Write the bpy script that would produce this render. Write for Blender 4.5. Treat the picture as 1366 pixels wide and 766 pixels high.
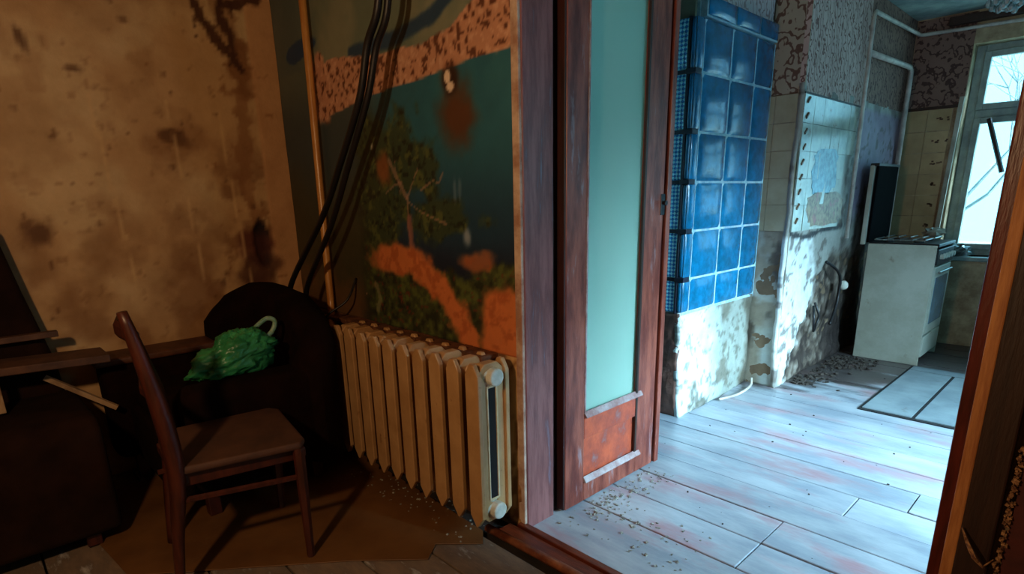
import bpy, math, random
import numpy as np
from mathutils import Vector, Matrix, noise as mn
random.seed(7); rng = np.random.RandomState(5)
for o in list(bpy.data.objects): bpy.data.objects.remove(o)
S = bpy.context.scene; COL = S.collection
# ------------------------------------------------------------------ camera
yaw, pitch, roll = [math.radians(a) for a in (46.4345, 15.6074, -1.19887)]
fw = Vector((-math.sin(yaw)*math.cos(pitch), math.cos(yaw)*math.cos(pitch), -math.sin(pitch)))
rt = Vector((math.cos(yaw), math.sin(yaw), 0)); up = rt.cross(fw)
r2 = rt*math.cos(roll)+up*math.sin(roll); u2 = -rt*math.sin(roll)+up*math.cos(roll)
cd = bpy.data.cameras.new('camera'); cam = bpy.data.objects.new('camera', cd); COL.objects.link(cam)
m = Matrix((r2, u2, -fw)).transposed().to_4x4(); m.translation = (0, 0, 1.3); cam.matrix_world = m
cd.sensor_width = 36; cd.lens = 778.2/1366*36; cd.shift_y = (480.47-383)/1366; cd.clip_start = .02
S.camera = cam
# ------------------------------------------------------------------ world / lights
W = bpy.data.worlds.new('sky'); S.world = W; W.use_nodes = True
bg = W.node_tree.nodes['Background']; bg.inputs[0].default_value = (.27, .74, 1.0, 1); bg.inputs[1].default_value = 3.6
def light(name, kind, loc, energy, color, size=.1, sy=None, rot=(0, 0, 0), portal=False):
    d = bpy.data.lights.new(name, kind); d.energy = energy; d.color = color
    if kind == 'AREA':
        d.size = size
        if sy: d.shape = 'RECTANGLE'; d.size_y = sy
        d.cycles.is_portal = portal
    else: d.shadow_soft_size = size
    o = bpy.data.objects.new(name, d); COL.objects.link(o); o.location = loc; o.rotation_euler = rot
    return o
light('bare_bulb_light', 'POINT', (-.95, -.45, 1.62), 62, (1, .62, .32), .05)
light('window_portal', 'AREA', (-.3, 6.32, 1.56), 1, (1, 1, 1), 1.7, 1.7, (math.radians(-90), 0, 0), True)
sun = light('kitchen_fill_sun', 'SUN', (6, 4, 5), 52, (.47, .79, 1.0)); sun.data.angle = math.radians(45); sun.rotation_euler = Vector((-1, .08, -.62)).to_track_quat('-Z', 'Y').to_euler()  # added cool sun, brightens the kitchen beyond what the sky gives
light('side_window_portal', 'AREA', (1.78, 3.1, 1.5), 1, (1, 1, 1), 1.5, 2.0, (0, math.radians(90), 0), True)
light('small_window_portal', 'AREA', (-2.78, 2.2, 1.5), 1, (1, 1, 1), 1.3, .8, (0, math.radians(-90), 0), True)
S.view_settings.view_transform = 'Standard'; S.view_settings.look = 'None'
S.view_settings.gamma = 1; S.view_settings.use_curve_mapping = False; S.view_settings.exposure = 0

# ------------------------------------------------------------------ helpers
def lin(c):
    c = np.asarray(c, float)/255.
    return np.where(c <= .04045, c/12.92, ((c+.055)/1.055)**2.4)
def L4(c): return (*[float(v) for v in lin(c)], 1)
class MB:
    def __init__(s): s.v = []; s.f = []
    def add(s, vs, fs):
        n = len(s.v); s.v += [tuple(v) for v in vs]; s.f += [tuple(i+n for i in f) for f in fs]; return s
    def box(s, x0, x1, y0, y1, z0, z1, R=None, c=None):
        vs = [(x, y, z) for x in (x0, x1) for y in (y0, y1) for z in (z0, z1)]
        if R is not None:
            c = Vector(c) if c else Vector(((x0+x1)/2, (y0+y1)/2, (z0+z1)/2))
            vs = [tuple(c+R@(Vector(v)-c)) for v in vs]
        return s.add(vs, [(0, 1, 3, 2), (4, 6, 7, 5), (0, 4, 5, 1), (2, 3, 7, 6), (0, 2, 6, 4), (1, 5, 7, 3)])
    def prism(s, pts, ax, a, b):
        """pts 2D outline (ccw), extruded along axis ax from a to b"""
        def mk(p, t):
            return {0: (t, p[0], p[1]), 1: (p[0], t, p[1]), 2: (p[0], p[1], t)}[ax]
        n = len(pts); vs = [mk(p, a) for p in pts]+[mk(p, b) for p in pts]
        fs = [tuple(range(n)), tuple(range(2*n-1, n-1, -1))]+[(i, i+n, (i+1) % n+n, (i+1) % n) for i in range(n)]
        return s.add(vs, fs)
    def tube(s, pts, r, n=8, flat=None):
        pts = [Vector(p) for p in pts]; k = len(pts)
        rs = r if isinstance(r, (list, tuple)) else [r]*k
        vs = []; ref = Vector((0, 0, 1)); t_ = (pts[1]-pts[0]).normalized()
        if abs(t_.z) > .8: ref = Vector((1, 0, 0))
        a = t_.cross(ref).normalized()
        for i, p in enumerate(pts):
            t = (pts[min(i+1, k-1)]-pts[max(i-1, 0)]).normalized()
            a = (a-t*a.dot(t)).normalized(); b = t.cross(a).normalized()
            fl = flat or 1
            for j in range(n):
                an = 2*math.pi*(j+.5)/n
                vs.append(p+a*math.cos(an)*rs[i]*fl+b*math.sin(an)*rs[i])
        fs = [(i*n+j, (i+1)*n+j, (i+1)*n+(j+1) % n, i*n+(j+1) % n) for i in range(k-1) for j in range(n)]
        fs += [tuple(range(n)), tuple(range(k*n-1, (k-1)*n-1, -1))]
        return s.add(vs, fs)
    def ball(s, c, r, nu=8, nv=6, sc=(1, 1, 1)):
        vs = [(c[0], c[1], c[2]-r*sc[2])]
        for i in range(1, nv):
            a = -math.pi/2+math.pi*i/nv
            for j in range(nu):
                b = 2*math.pi*j/nu
                vs.append((c[0]+r*sc[0]*math.cos(a)*math.cos(b), c[1]+r*sc[1]*math.cos(a)*math.sin(b), c[2]+r*sc[2]*math.sin(a)))
        vs.append((c[0], c[1], c[2]+r*sc[2])); e = len(vs)-1
        fs = [(0, 1+(j+1) % nu, 1+j) for j in range(nu)]
        fs += [(1+i*nu+j, 1+i*nu+(j+1) % nu, 1+(i+1)*nu+(j+1) % nu, 1+(i+1)*nu+j) for i in range(nv-2) for j in range(nu)]
        fs += [(e, 1+(nv-2)*nu+j, 1+(nv-2)*nu+(j+1) % nu) for j in range(nu)]
        return s.add(vs, fs)
    def mesh(s, name):
        me = bpy.data.meshes.new(name); me.from_pydata(s.v, [], s.f); me.update()
        return me
    def obj(s, name, mat, parent=None, bevel=0, seg=2, smooth=False, sub=0):
        me = s.mesh(name); return mobj(name, me, mat, parent, bevel, seg, smooth, sub)
def mobj(name, me, mat, parent=None, bevel=0, seg=2, smooth=False, sub=0):
    o = bpy.data.objects.new(name, me); COL.objects.link(o)
    if mat and not me.materials: me.materials.append(mat)
    if parent: 
        o.parent = parent; o.matrix_parent_inverse = Matrix.Translation(-parent.location)
    import bmesh
    bm = bmesh.new(); bm.from_mesh(me); bmesh.ops.recalc_face_normals(bm, faces=bm.faces); bm.to_mesh(me); bm.free()
    if smooth:
        for p in me.polygons: p.use_smooth = True
    if bevel:
        b = o.modifiers.new('bevel', 'BEVEL'); b.width = bevel; b.segments = seg; b.limit_method = 'ANGLE'
    if sub:
        b = o.modifiers.new('sub', 'SUBSURF'); b.levels = sub; b.render_levels = sub
    return o
def inst(name, me, parent, loc, rot=(0, 0, 0), scale=None):
    o = bpy.data.objects.new(name, me); COL.objects.link(o); o.parent = parent
    o.matrix_parent_inverse = Matrix.Translation(-parent.location)
    o.location = loc; o.rotation_euler = rot
    if scale: o.scale = scale
    return o
def empty(name, loc): 
    o = bpy.data.objects.new(name, None); COL.objects.link(o); o.location = loc; return o
def tag(o, label, cat, group=None, kind=None):
    if label: o['label'] = label
    if cat: o['category'] = cat
    if group: o['group'] = group
    if kind: o['kind'] = kind
    return o
def struct(o): o['kind'] = 'structure'; return o
# ---- materials
MATS = {}
def mat(name, c1, c2=None, sc=6, rough=.6, bump=.15, bsc=60, metal=0, vcol=False, rnd=0, stretch=(1, 1, 1), c3=None, c3t=(.55, .65), c3s=3, spec=.5, coat=0, detail=6, bdist=.004, stain=None):
    M = bpy.data.materials.new(name); M.use_nodes = True; nt = M.node_tree; N = nt.nodes; K = nt.links
    b = N['Principled BSDF']; b.inputs['Roughness'].default_value = rough; b.inputs['Metallic'].default_value = metal
    b.inputs['Specular IOR Level'].default_value = spec; b.inputs['Coat Weight'].default_value = coat; b.inputs['Coat Roughness'].default_value = .08
    g = N.new('ShaderNodeNewGeometry'); mp = N.new('ShaderNodeMapping'); mp.inputs['Scale'].default_value = stretch
    K.new(g.outputs['Position'], mp.inputs[0])
    def nz(scale, det=detail):
        n = N.new('ShaderNodeTexNoise'); n.inputs['Scale'].default_value = scale; n.inputs['Detail'].default_value = det
        n.inputs['Roughness'].default_value = .65; K.new(mp.outputs[0], n.inputs[0]); return n.outputs['Fac']
    def mix(f, a, bb, mode='MIX'):
        x = N.new('ShaderNodeMix'); x.data_type = 'RGBA'; x.blend_type = mode
        for v, s in ((f, 0), (a, 6), (bb, 7)):
            if isinstance(v, bpy.types.NodeSocket): K.new(v, x.inputs[s])
            else: x.inputs[s].default_value = v
        return x.outputs[2]
    def ramp(v, lo, hi):
        r = N.new('ShaderNodeMapRange'); r.inputs[1].default_value = lo; r.inputs[2].default_value = hi; K.new(v, r.inputs[0]); return r.outputs[0]
    if vcol:
        a = N.new('ShaderNodeAttribute'); a.attribute_name = 'Col'
        col = mix(ramp(nz(sc), .35, .65), mix(1., a.outputs[0], (*c1, 1), 'MULTIPLY'), mix(1., a.outputs[0], (*(c2 or c1), 1), 'MULTIPLY'))
    else:
        col = mix(ramp(nz(sc), .38, .62), L4(c1), L4(c2 or c1))
    if c3: col = mix(ramp(nz(c3s), *c3t), col, L4(c3))
    if stain:   # brown dirt ground into the boards in one corner of the floor
        sx = N.new('ShaderNodeSeparateXYZ'); K.new(g.outputs['Position'], sx.inputs[0])
        def M2(op, a, bb):
            n = N.new('ShaderNodeMath'); n.operation = op
            for v, i in ((a, 0), (bb, 1)):
                if isinstance(v, bpy.types.NodeSocket): K.new(v, n.inputs[i])
                else: n.inputs[i].default_value = v
            return n.outputs[0]
        e = M2('SUBTRACT', M2('MULTIPLY', M2('SUBTRACT', sx.outputs[1], 4.0), .55), M2('MULTIPLY', M2('ADD', sx.outputs[0], 1.5), .5))
        e = M2('ADD', e, M2('MULTIPLY', M2('SUBTRACT', nz(3), .5), 1.2)); col = mix(M2('MULTIPLY', ramp(e, -.14, .1), .9), col, L4(stain))
    if rnd:
        oi = N.new('ShaderNodeObjectInfo'); h = N.new('ShaderNodeHueSaturation'); K.new(col, h.inputs['Color'])
        r = N.new('ShaderNodeMapRange'); r.inputs[3].default_value = 1-rnd; r.inputs[4].default_value = 1+rnd; K.new(oi.outputs['Random'], r.inputs[0])
        K.new(r.outputs[0], h.inputs['Value']); col = h.outputs[0]
    K.new(col, b.inputs['Base Color'])
    if bump:
        bp = N.new('ShaderNodeBump'); bp.inputs['Strength'].default_value = bump; bp.inputs['Distance'].default_value = bdist
        K.new(nz(bsc, 4), bp.inputs['Height']); K.new(bp.outputs[0], b.inputs['Normal'])
    MATS[name] = M; return M
def vnoise(x, y, s, seed=0, oct=4):
    """value fbm on arrays, about 0..1"""
    out = 0; amp = .5; tot = 0
    for o in range(oct):
        rg = np.random.RandomState(seed*13+o).rand(64, 64); X = x*s; Y = y*s
        xi = np.floor(X).astype(int); yi = np.floor(Y).astype(int); fx = X-xi; fy = Y-yi
        fx = fx*fx*(3-2*fx); fy = fy*fy*(3-2*fy)
        a = rg[xi % 64, yi % 64]; b = rg[(xi+1) % 64, yi % 64]; c = rg[xi % 64, (yi+1) % 64]; d = rg[(xi+1) % 64, (yi+1) % 64]
        out = out+amp*((a*(1-fx)+b*fx)*(1-fy)+(c*(1-fx)+d*fx)*fy); tot += amp; amp *= .55; s = s*2.03
    return out/tot
def sm(a, b, x): t = np.clip((x-a)/(b-a), 0, 1); return t*t*(3-2*t)
def mixc(c, new, m): return c*(1-m[:, None])+np.asarray(new, float)[None, :]*m[:, None]
def painted(name, mat_, O, U, V, lu, lv, step, cf, df=None, parent=None, solid=.02):
    """grid patch O + u*U + v*V with per-vertex albedo cf(u,v) (sRGB 0..255) and relief df along U x V"""
    nu = max(2, int(lu/step)); nv = max(2, int(lv/step)); U = np.array(U, float); V = np.array(V, float); N_ = np.cross(U, V)
    uu, vv = np.meshgrid(np.linspace(0, lu, nu+1), np.linspace(0, lv, nv+1), indexing='ij'); u = uu.ravel(); v = vv.ravel()
    d = df(u, v) if df else np.zeros_like(u)
    P = np.array(O, float)[None]+u[:, None]*U+v[:, None]*V+d[:, None]*N_
    i, j = np.meshgrid(np.arange(nu), np.arange(nv), indexing='ij'); a = (i*(nv+1)+j).ravel()
    F = np.stack([a, a+nv+1, a+nv+2, a+1], 1)
    me = bpy.data.meshes.new(name); me.from_pydata(P.tolist(), [], F.tolist()); me.update()
    col = np.clip(cf(u, v), 2, 255); c4 = np.ones((len(u), 4)); c4[:, :3] = lin(col)
    at = me.color_attributes.new('Col', 'FLOAT_COLOR', 'POINT'); at.data.foreach_set('color', c4.ravel().astype(np.float32))
    me.materials.append(mat_)
    for p in me.polygons: p.use_smooth = True
    o = bpy.data.objects.new(name, me); COL.objects.link(o)
    if parent: o.parent = parent; o.matrix_parent_inverse = Matrix.Translation(-parent.location)
    if solid:
        so = o.modifiers.new('solid', 'SOLIDIFY'); so.thickness = solid; so.offset = -1
    return o
def blob(u, v, cu, cv, ru, rv, seed=1, soft=.35, rough=.6, ang=0):
    du = u-cu; dv = v-cv; c, s = math.cos(ang), math.sin(ang); a = (du*c+dv*s)/ru; b = (-du*s+dv*c)/rv
    r = np.sqrt(a*a+b*b)+(vnoise(u, v, 9, seed)-.5)*rough*2
    return 1-sm(1-soft, 1+soft, r)
def stroke(u, v, pts, w, seed=3, rough=.5):
    best = np.full(u.shape, 9.)
    for (x0, y0), (x1, y1) in zip(pts[:-1], pts[1:]):
        dx, dy = x1-x0, y1-y0; t = np.clip(((u-x0)*dx+(v-y0)*dy)/(dx*dx+dy*dy), 0, 1)
        best = np.minimum(best, np.hypot(u-x0-t*dx, v-y0-t*dy))
    return 1-sm(w*.6, w*1.3, best*(1+(vnoise(u, v, 22, seed)-.5)*rough*2))

m_vwall = mat('peeling_plaster', (1, 1, 1), (.86, .84, .8), 9, .85, .5, 35, vcol=True)
m_vmural = mat('photo_wallpaper_print', (1, 1, 1), (.9, .9, .9), 14, .5, .25, 25, vcol=True)
m_vkit = mat('kitchen_damaged_plaster', (1, 1, 1), (.8, .8, .8), 12, .6, .7, 45, vcol=True, bdist=.008)
m_plain = mat('dim_plaster', (120, 100, 78), (100, 82, 62), 4, .9)
m_kceil = mat('kitchen_ceiling_paint', (150, 165, 160), (110, 125, 125), 5, .7)
m_olive = mat('olive_wall_paint', (112, 112, 92), (95, 95, 78), 5, .7)
m_jamb = mat('chipped_maroon_paint', (146, 92, 90), (108, 60, 58), 5, .38, .35, 30, stretch=(6, 6, .8), c3=(120, 105, 120), c3t=(.6, .72), c3s=5)
m_red = mat('dark_red_varnish', (92, 30, 18), (60, 16, 10), 6, .35, .2, 30, stretch=(6, 6, .8))
m_door = mat('red_brown_door_paint', (150, 78, 60), (96, 38, 30), 4, .38, .3, 30, stretch=(5, 5, 1), c3=(150, 130, 135), c3t=(.6, .74), c3s=5)
m_panel = mat('orange_red_panel_paint', (190, 84, 52), (140, 60, 46), 8, .45, .3, 40, c3=(140, 110, 110), c3t=(.56, .7), c3s=8)
m_ledge = mat('dusty_white_ledge', (170, 156, 156), (136, 100, 98), 12, .6)
m_bare = mat('bare_pine_edge', (190, 130, 74), (150, 92, 48), 8, .6, .3, 30, stretch=(6, 6, .6))
m_paleedge = mat('pale_painted_edge', (205, 180, 160), (160, 120, 100), 10, .6)
m_dkwood = mat('dark_brown_casing', (48, 28, 20), (34, 18, 13), 6, .5, .3, 30, stretch=(6, 6, .6))
m_kfloor = mat('worn_pale_blue_floor_paint', (166, 172, 178), (134, 142, 152), 3, .34, .4, 18, rnd=.1, stretch=(.7, 2.2, 1), c3=(160, 128, 134), c3t=(.52, .66), c3s=2.0, stain=(56, 42, 34))
m_gap = mat('floor_gap_dirt', (40, 32, 28), (24, 20, 18), 10, .9)
m_rfloor = mat('dusty_grey_room_boards', (118, 98, 80), (92, 78, 66), 7, .7, .3, 30, rnd=.12, stretch=(.8, 2.5, 1), c3=(160, 155, 150), c3t=(.58, .7), c3s=7)
m_sheet = mat('brown_hardboard', (106, 70, 34), (86, 54, 24), 3, .55, .2, 20)
m_edgeshade = mat('shaded_stile_red', (58, 20, 14), (34, 12, 9), 6, .5, .2, 30, stretch=(6, 6, .8))  # darker red with the shade of the stile end put in
m_thresh = mat('worn_varnish_threshold', (104, 44, 22), (70, 26, 12), 8, .35, .3, 40, stretch=(1, 5, 5))
m_threshp = mat('threshold_bead_highlight', (150, 92, 62), (96, 48, 30), 14, .35)  # paler than the board: highlight along the bead put into its colour
m_rad = mat('cream_radiator_enamel', (184, 144, 98), (166, 126, 82), 7, .42, .2, 40, c3=(120, 76, 40), c3t=(.66, .74), c3s=16)
m_plug = mat('white_plug_paint', (214, 214, 204), (180, 184, 170), 12, .45)
m_chip = mat('grey_chipped_paint', (150, 150, 132), (196, 196, 180), 26, .5)
m_radrim = mat('pale_radiator_rim', (214, 206, 176), (190, 170, 130), 12, .45)
m_black = mat('slot_and_gap_shade', (14, 14, 16), (10, 10, 12), 8, .9)  # flat black in place of shade inside radiator slot and hatch gaps
m_brass = mat('yellowed_pipe_paint', (205, 150, 82), (168, 108, 52), 6, .32, .1, 30, stretch=(8, 8, .8))
m_cable = mat('black_cable_rubber', (16, 14, 16), (24, 20, 22), 10, .45)
m_ledgew = mat('dirty_wall_ledge', (112, 66, 34), (72, 40, 20), 14, .7, .8, 50)
m_uph = mat('dark_brown_upholstery', (26, 11, 7), (16, 7, 5), 8, 1, .4, 130, spec=.08)
m_uph2 = mat('worn_brown_upholstery', (38, 22, 15), (26, 14, 10), 6, 1, .4, 130, spec=.1)
m_armw = mat('worn_wooden_arm_rim', (92, 52, 30), (60, 30, 16), 8, .6)
m_chair = mat('reddish_chair_wood', (72, 30, 18), (48, 18, 11), 8, .42, .15, 30, stretch=(5, 5, .8))
m_seat = mat('worn_brown_chair_seat', (78, 46, 28), (58, 32, 19), 7, .7)
m_bag = mat('green_plastic_bag', (58, 150, 92), (34, 108, 62), 9, .32, .5, 25, bdist=.01)
m_bagp = mat('pale_bag_handle', (150, 175, 150), (90, 140, 105), 20, .35)
m_lath = mat('grey_brown_broken_wood', (92, 60, 42), (64, 38, 26), 9, .7)
m_lathp = mat('pale_lath', (170, 140, 105), (130, 100, 70), 9, .7)
m_grout = mat('pale_blue_grout', (170, 200, 205), (120, 160, 175), 20, .7)
m_btile = mat('deep_blue_glazed_tile', (4, 84, 116), (6, 106, 150), 14, .22, .3, 55, rnd=.25, coat=.25, bdist=.004)
m_cap = mat('dark_iron_tile_clip', (10, 22, 46), (8, 16, 30), 10, .5)
m_rust = mat('rusty_brick_base', (110, 72, 60), (66, 38, 32), 9, .9, .8, 40, c3=(30, 24, 24), c3t=(.55, .68), c3s=7)
m_ctile = mat('aged_cream_tile', (170, 160, 132), (154, 142, 114), 5, .28, .1, 20, rnd=.06)
m_ptile = mat('pale_transfer_tile', (176, 182, 168), (150, 160, 150), 9, .16, .25, 22, rnd=.06, c3=(140, 120, 110), c3t=(.6, .7), c3s=15)
m_bktile = mat('beige_back_tile', (180, 156, 116), (162, 138, 100), 5, .3, .1, 20, rnd=.06)
m_decal = mat('brown_tile_transfer', (70, 46, 30), (110, 80, 56), 40, .5)
m_cook = mat('grimy_white_enamel', (176, 178, 164), (158, 158, 142), 4, .35, .1, 20, c3=(110, 92, 66), c3t=(.63, .74), c3s=6)
m_cookb = mat('grey_blue_enamel', (130, 146, 156), (105, 120, 132), 6, .3)
m_ovenglass = mat('dirty_oven_glass', (70, 96, 110), (96, 124, 136), 5, .15)
m_dkmetal = mat('dark_hob_metal', (34, 34, 38), (22, 22, 25), 10, .4, metal=.3)
m_grate = mat('silvery_grate_metal', (130, 140, 138), (80, 88, 88), 20, .3, metal=.8)
m_pipe = mat('pale_painted_pipe', (196, 190, 180), (160, 150, 142), 10, .4)
m_frame = mat('old_white_window_paint', (150, 166, 160), (118, 134, 132), 8, .5)
m_strip = mat('pale_edging_board', (176, 172, 156), (150, 145, 128), 8, .6)
m_crumb = mat('plaster_crumb', (170, 168, 158), (90, 86, 80), 60, .9)
m_dark_crumb = mat('dark_rubble', (38, 30, 25), (66, 56, 48), 25, .95)
m_hatch = mat('grey_hatch_paint', (128, 140, 144), (104, 116, 122), 4, .5, .2, 20, c3=(90, 80, 74), c3t=(.6, .72), c3s=6)
m_bark = mat('pale_bark', (120, 130, 130), (90, 100, 100), 10, .9)
m_grass = mat('garden_snowy_grass', (130, 150, 130), (170, 180, 175), 2, .9)
m_crystal = mat('dusty_glass_drop', (190, 205, 205), (150, 170, 172), 20, .12, metal=.6)
m_torn = mat('torn_wallpaper_edge', (170, 128, 86), (80, 44, 28), 90, .8, .8, 60)
m_redwall = mat('dark_red_wallpaper', (82, 26, 20), (58, 18, 14), 7, .7)

def special(name, base, build):
    M = bpy.data.materials.new(name); M.use_nodes = True; build(M.node_tree, M.node_tree.nodes, M.node_tree.links, M.node_tree.nodes['Principled BSDF'], L4(base)); return M
def _frost(nt, N, K, b, c):
    out = N['Material Output']; tr = N.new('ShaderNodeBsdfTranslucent'); mx = N.new('ShaderNodeMixShader')
    n = N.new('ShaderNodeTexNoise'); n.inputs['Scale'].default_value = 2.5; n.inputs['Detail'].default_value = 5
    g = N.new('ShaderNodeNewGeometry'); K.new(g.outputs['Position'], n.inputs[0])
    x = N.new('ShaderNodeMix'); x.data_type = 'RGBA'; K.new(n.outputs[0], x.inputs[0]); x.inputs[6].default_value = c; x.inputs[7].default_value = L4((176, 218, 204))
    K.new(x.outputs[2], b.inputs['Base Color']); K.new(x.outputs[2], tr.inputs[0]); b.inputs['Roughness'].default_value = .35
    mx.inputs[0].default_value = .5; K.new(b.outputs[0], mx.inputs[1]); K.new(tr.outputs[0], mx.inputs[2]); K.new(mx.outputs[0], out.inputs[0])
m_frost = special('frosted_door_glass', (205, 232, 218), _frost)
def _clear(nt, N, K, b, c):
    out = N['Material Output']; t = N.new('ShaderNodeBsdfTransparent'); gl = N.new('ShaderNodeBsdfGlossy'); gl.inputs['Roughness'].default_value = .05
    df = N.new('ShaderNodeBsdfDiffuse'); df.inputs[0].default_value = c
    m1 = N.new('ShaderNodeMixShader'); m1.inputs[0].default_value = .06; K.new(t.outputs[0], m1.inputs[1]); K.new(gl.outputs[0], m1.inputs[2])
    m2 = N.new('ShaderNodeMixShader'); m2.inputs[0].default_value = .06; K.new(m1.outputs[0], m2.inputs[1]); K.new(df.outputs[0], m2.inputs[2]); K.new(m2.outputs[0], out.inputs[0])
m_glass = special('dusty_window_glass', (200, 210, 210), _clear)
def _diamond(nt, N, K, b, c):
    g = N.new('ShaderNodeNewGeometry'); sx = N.new('ShaderNodeSeparateXYZ'); K.new(g.outputs['Position'], sx.inputs[0])
    def math_(op, a, bb):
        n = N.new('ShaderNodeMath'); n.operation = op
        for v, i in ((a, 0), (bb, 1)):
            if isinstance(v, bpy.types.NodeSocket): K.new(v, n.inputs[i])
            elif v is not None: n.inputs[i].default_value = v
        return n.outputs[0]
    a = math_('MULTIPLY', math_('ADD', sx.outputs[0], sx.outputs[2]), 150); d = math_('MULTIPLY', math_('SUBTRACT', sx.outputs[0], sx.outputs[2]), 150)
    h = math_('MULTIPLY', math_('SINE', a, None), math_('SINE', d, None))
    bp = N.new('ShaderNodeBump'); bp.inputs['Distance'].default_value = .004; bp.inputs['Strength'].default_value = .8; K.new(h, bp.inputs['Height']); K.new(bp.outputs[0], b.inputs['Normal'])
    x = N.new('ShaderNodeMix'); x.data_type = 'RGBA'; r = N.new('ShaderNodeMapRange'); r.inputs[1].default_value = -.2; r.inputs[2].default_value = .3; K.new(h, r.inputs[0]); K.new(r.outputs[0], x.inputs[0])
    x.inputs[6].default_value = L4((20, 116, 186)); x.inputs[7].default_value = L4((140, 226, 245)); K.new(x.outputs[2], b.inputs['Base Color']); b.inputs['Roughness'].default_value = .2
m_diamond = special('diamond_relief_blue_tile', (14, 92, 160), _diamond)
def _wallpaper(c_lo, c_hi, c_dk, scale):
    def f(nt, N, K, b, c):
        g = N.new('ShaderNodeNewGeometry'); mp = N.new('ShaderNodeMapping'); mp.inputs['Scale'].default_value = (1, 1, .8); K.new(g.outputs['Position'], mp.inputs[0])
        w = N.new('ShaderNodeTexWave'); w.wave_type = 'RINGS'; w.inputs['Scale'].default_value = scale; w.inputs['Distortion'].default_value = 14; w.inputs['Detail'].default_value = 2.5; w.inputs['Detail Scale'].default_value = 1.8; K.new(mp.outputs[0], w.inputs[0])
        n = N.new('ShaderNodeTexNoise'); n.inputs['Scale'].default_value = 4; n.inputs['Detail'].default_value = 5; K.new(mp.outputs[0], n.inputs[0])
        r = N.new('ShaderNodeMapRange'); r.inputs[1].default_value = .12; r.inputs[2].default_value = .32; K.new(w.outputs['Fac'], r.inputs[0])
        x = N.new('ShaderNodeMix'); x.data_type = 'RGBA'; K.new(n.outputs[0], x.inputs[0]); x.inputs[6].default_value = L4(c_lo); x.inputs[7].default_value = L4(c_hi)
        y = N.new('ShaderNodeMix'); y.data_type = 'RGBA'; K.new(r.outputs[0], y.inputs[0]); y.inputs[6].default_value = L4(c_dk); K.new(x.outputs[2], y.inputs[7])
        K.new(y.outputs[2], b.inputs['Base Color']); b.inputs['Roughness'].default_value = .8
    return f
m_wp1 = special('scroll_pattern_wallpaper', (0, 0, 0), _wallpaper((172, 158, 138), (146, 130, 112), (96, 66, 52), 7))
m_wp2 = special('faded_grey_brown_wallpaper', (0, 0, 0), _wallpaper((200, 172, 162), (164, 136, 128), (112, 78, 70), 9))
m_wp3 = special('dark_stained_wallpaper', (0, 0, 0), _wallpaper((140, 106, 92), (108, 80, 70), (70, 42, 36), 8))
m_wp4 = special('pale_pink_wallpaper', (0, 0, 0), _wallpaper((205, 186, 184), (180, 160, 158), (150, 118, 116), 7))

# ================================================================== SETTING: the near room
YM = 1.48; XL = -3.33
fl = struct(MB().box(-3.45, 1.7, -1.9, 1.50, -.08, -.022).obj('floor', m_gap))
rows = [(-1.9+.215*i, -1.9+.215*(i+1)) for i in range(16)]
for k, (y0, y1) in enumerate(rows):
    y1 = min(y1, 1.375)
    if y0 > 1.3: continue
    xs = [-3.33, -2.6+.9*rng.rand(), -.6+.9*rng.rand(), 1.6]
    for a, b in zip(xs[:-1], xs[1:]):
        dz = rng.uniform(-.002, .002)
        MB().box(a+.002, b-.002, y0+.004, y1-.004, -.024, dz).obj('floorboard', m_rfloor, fl, .002, 1)
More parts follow.
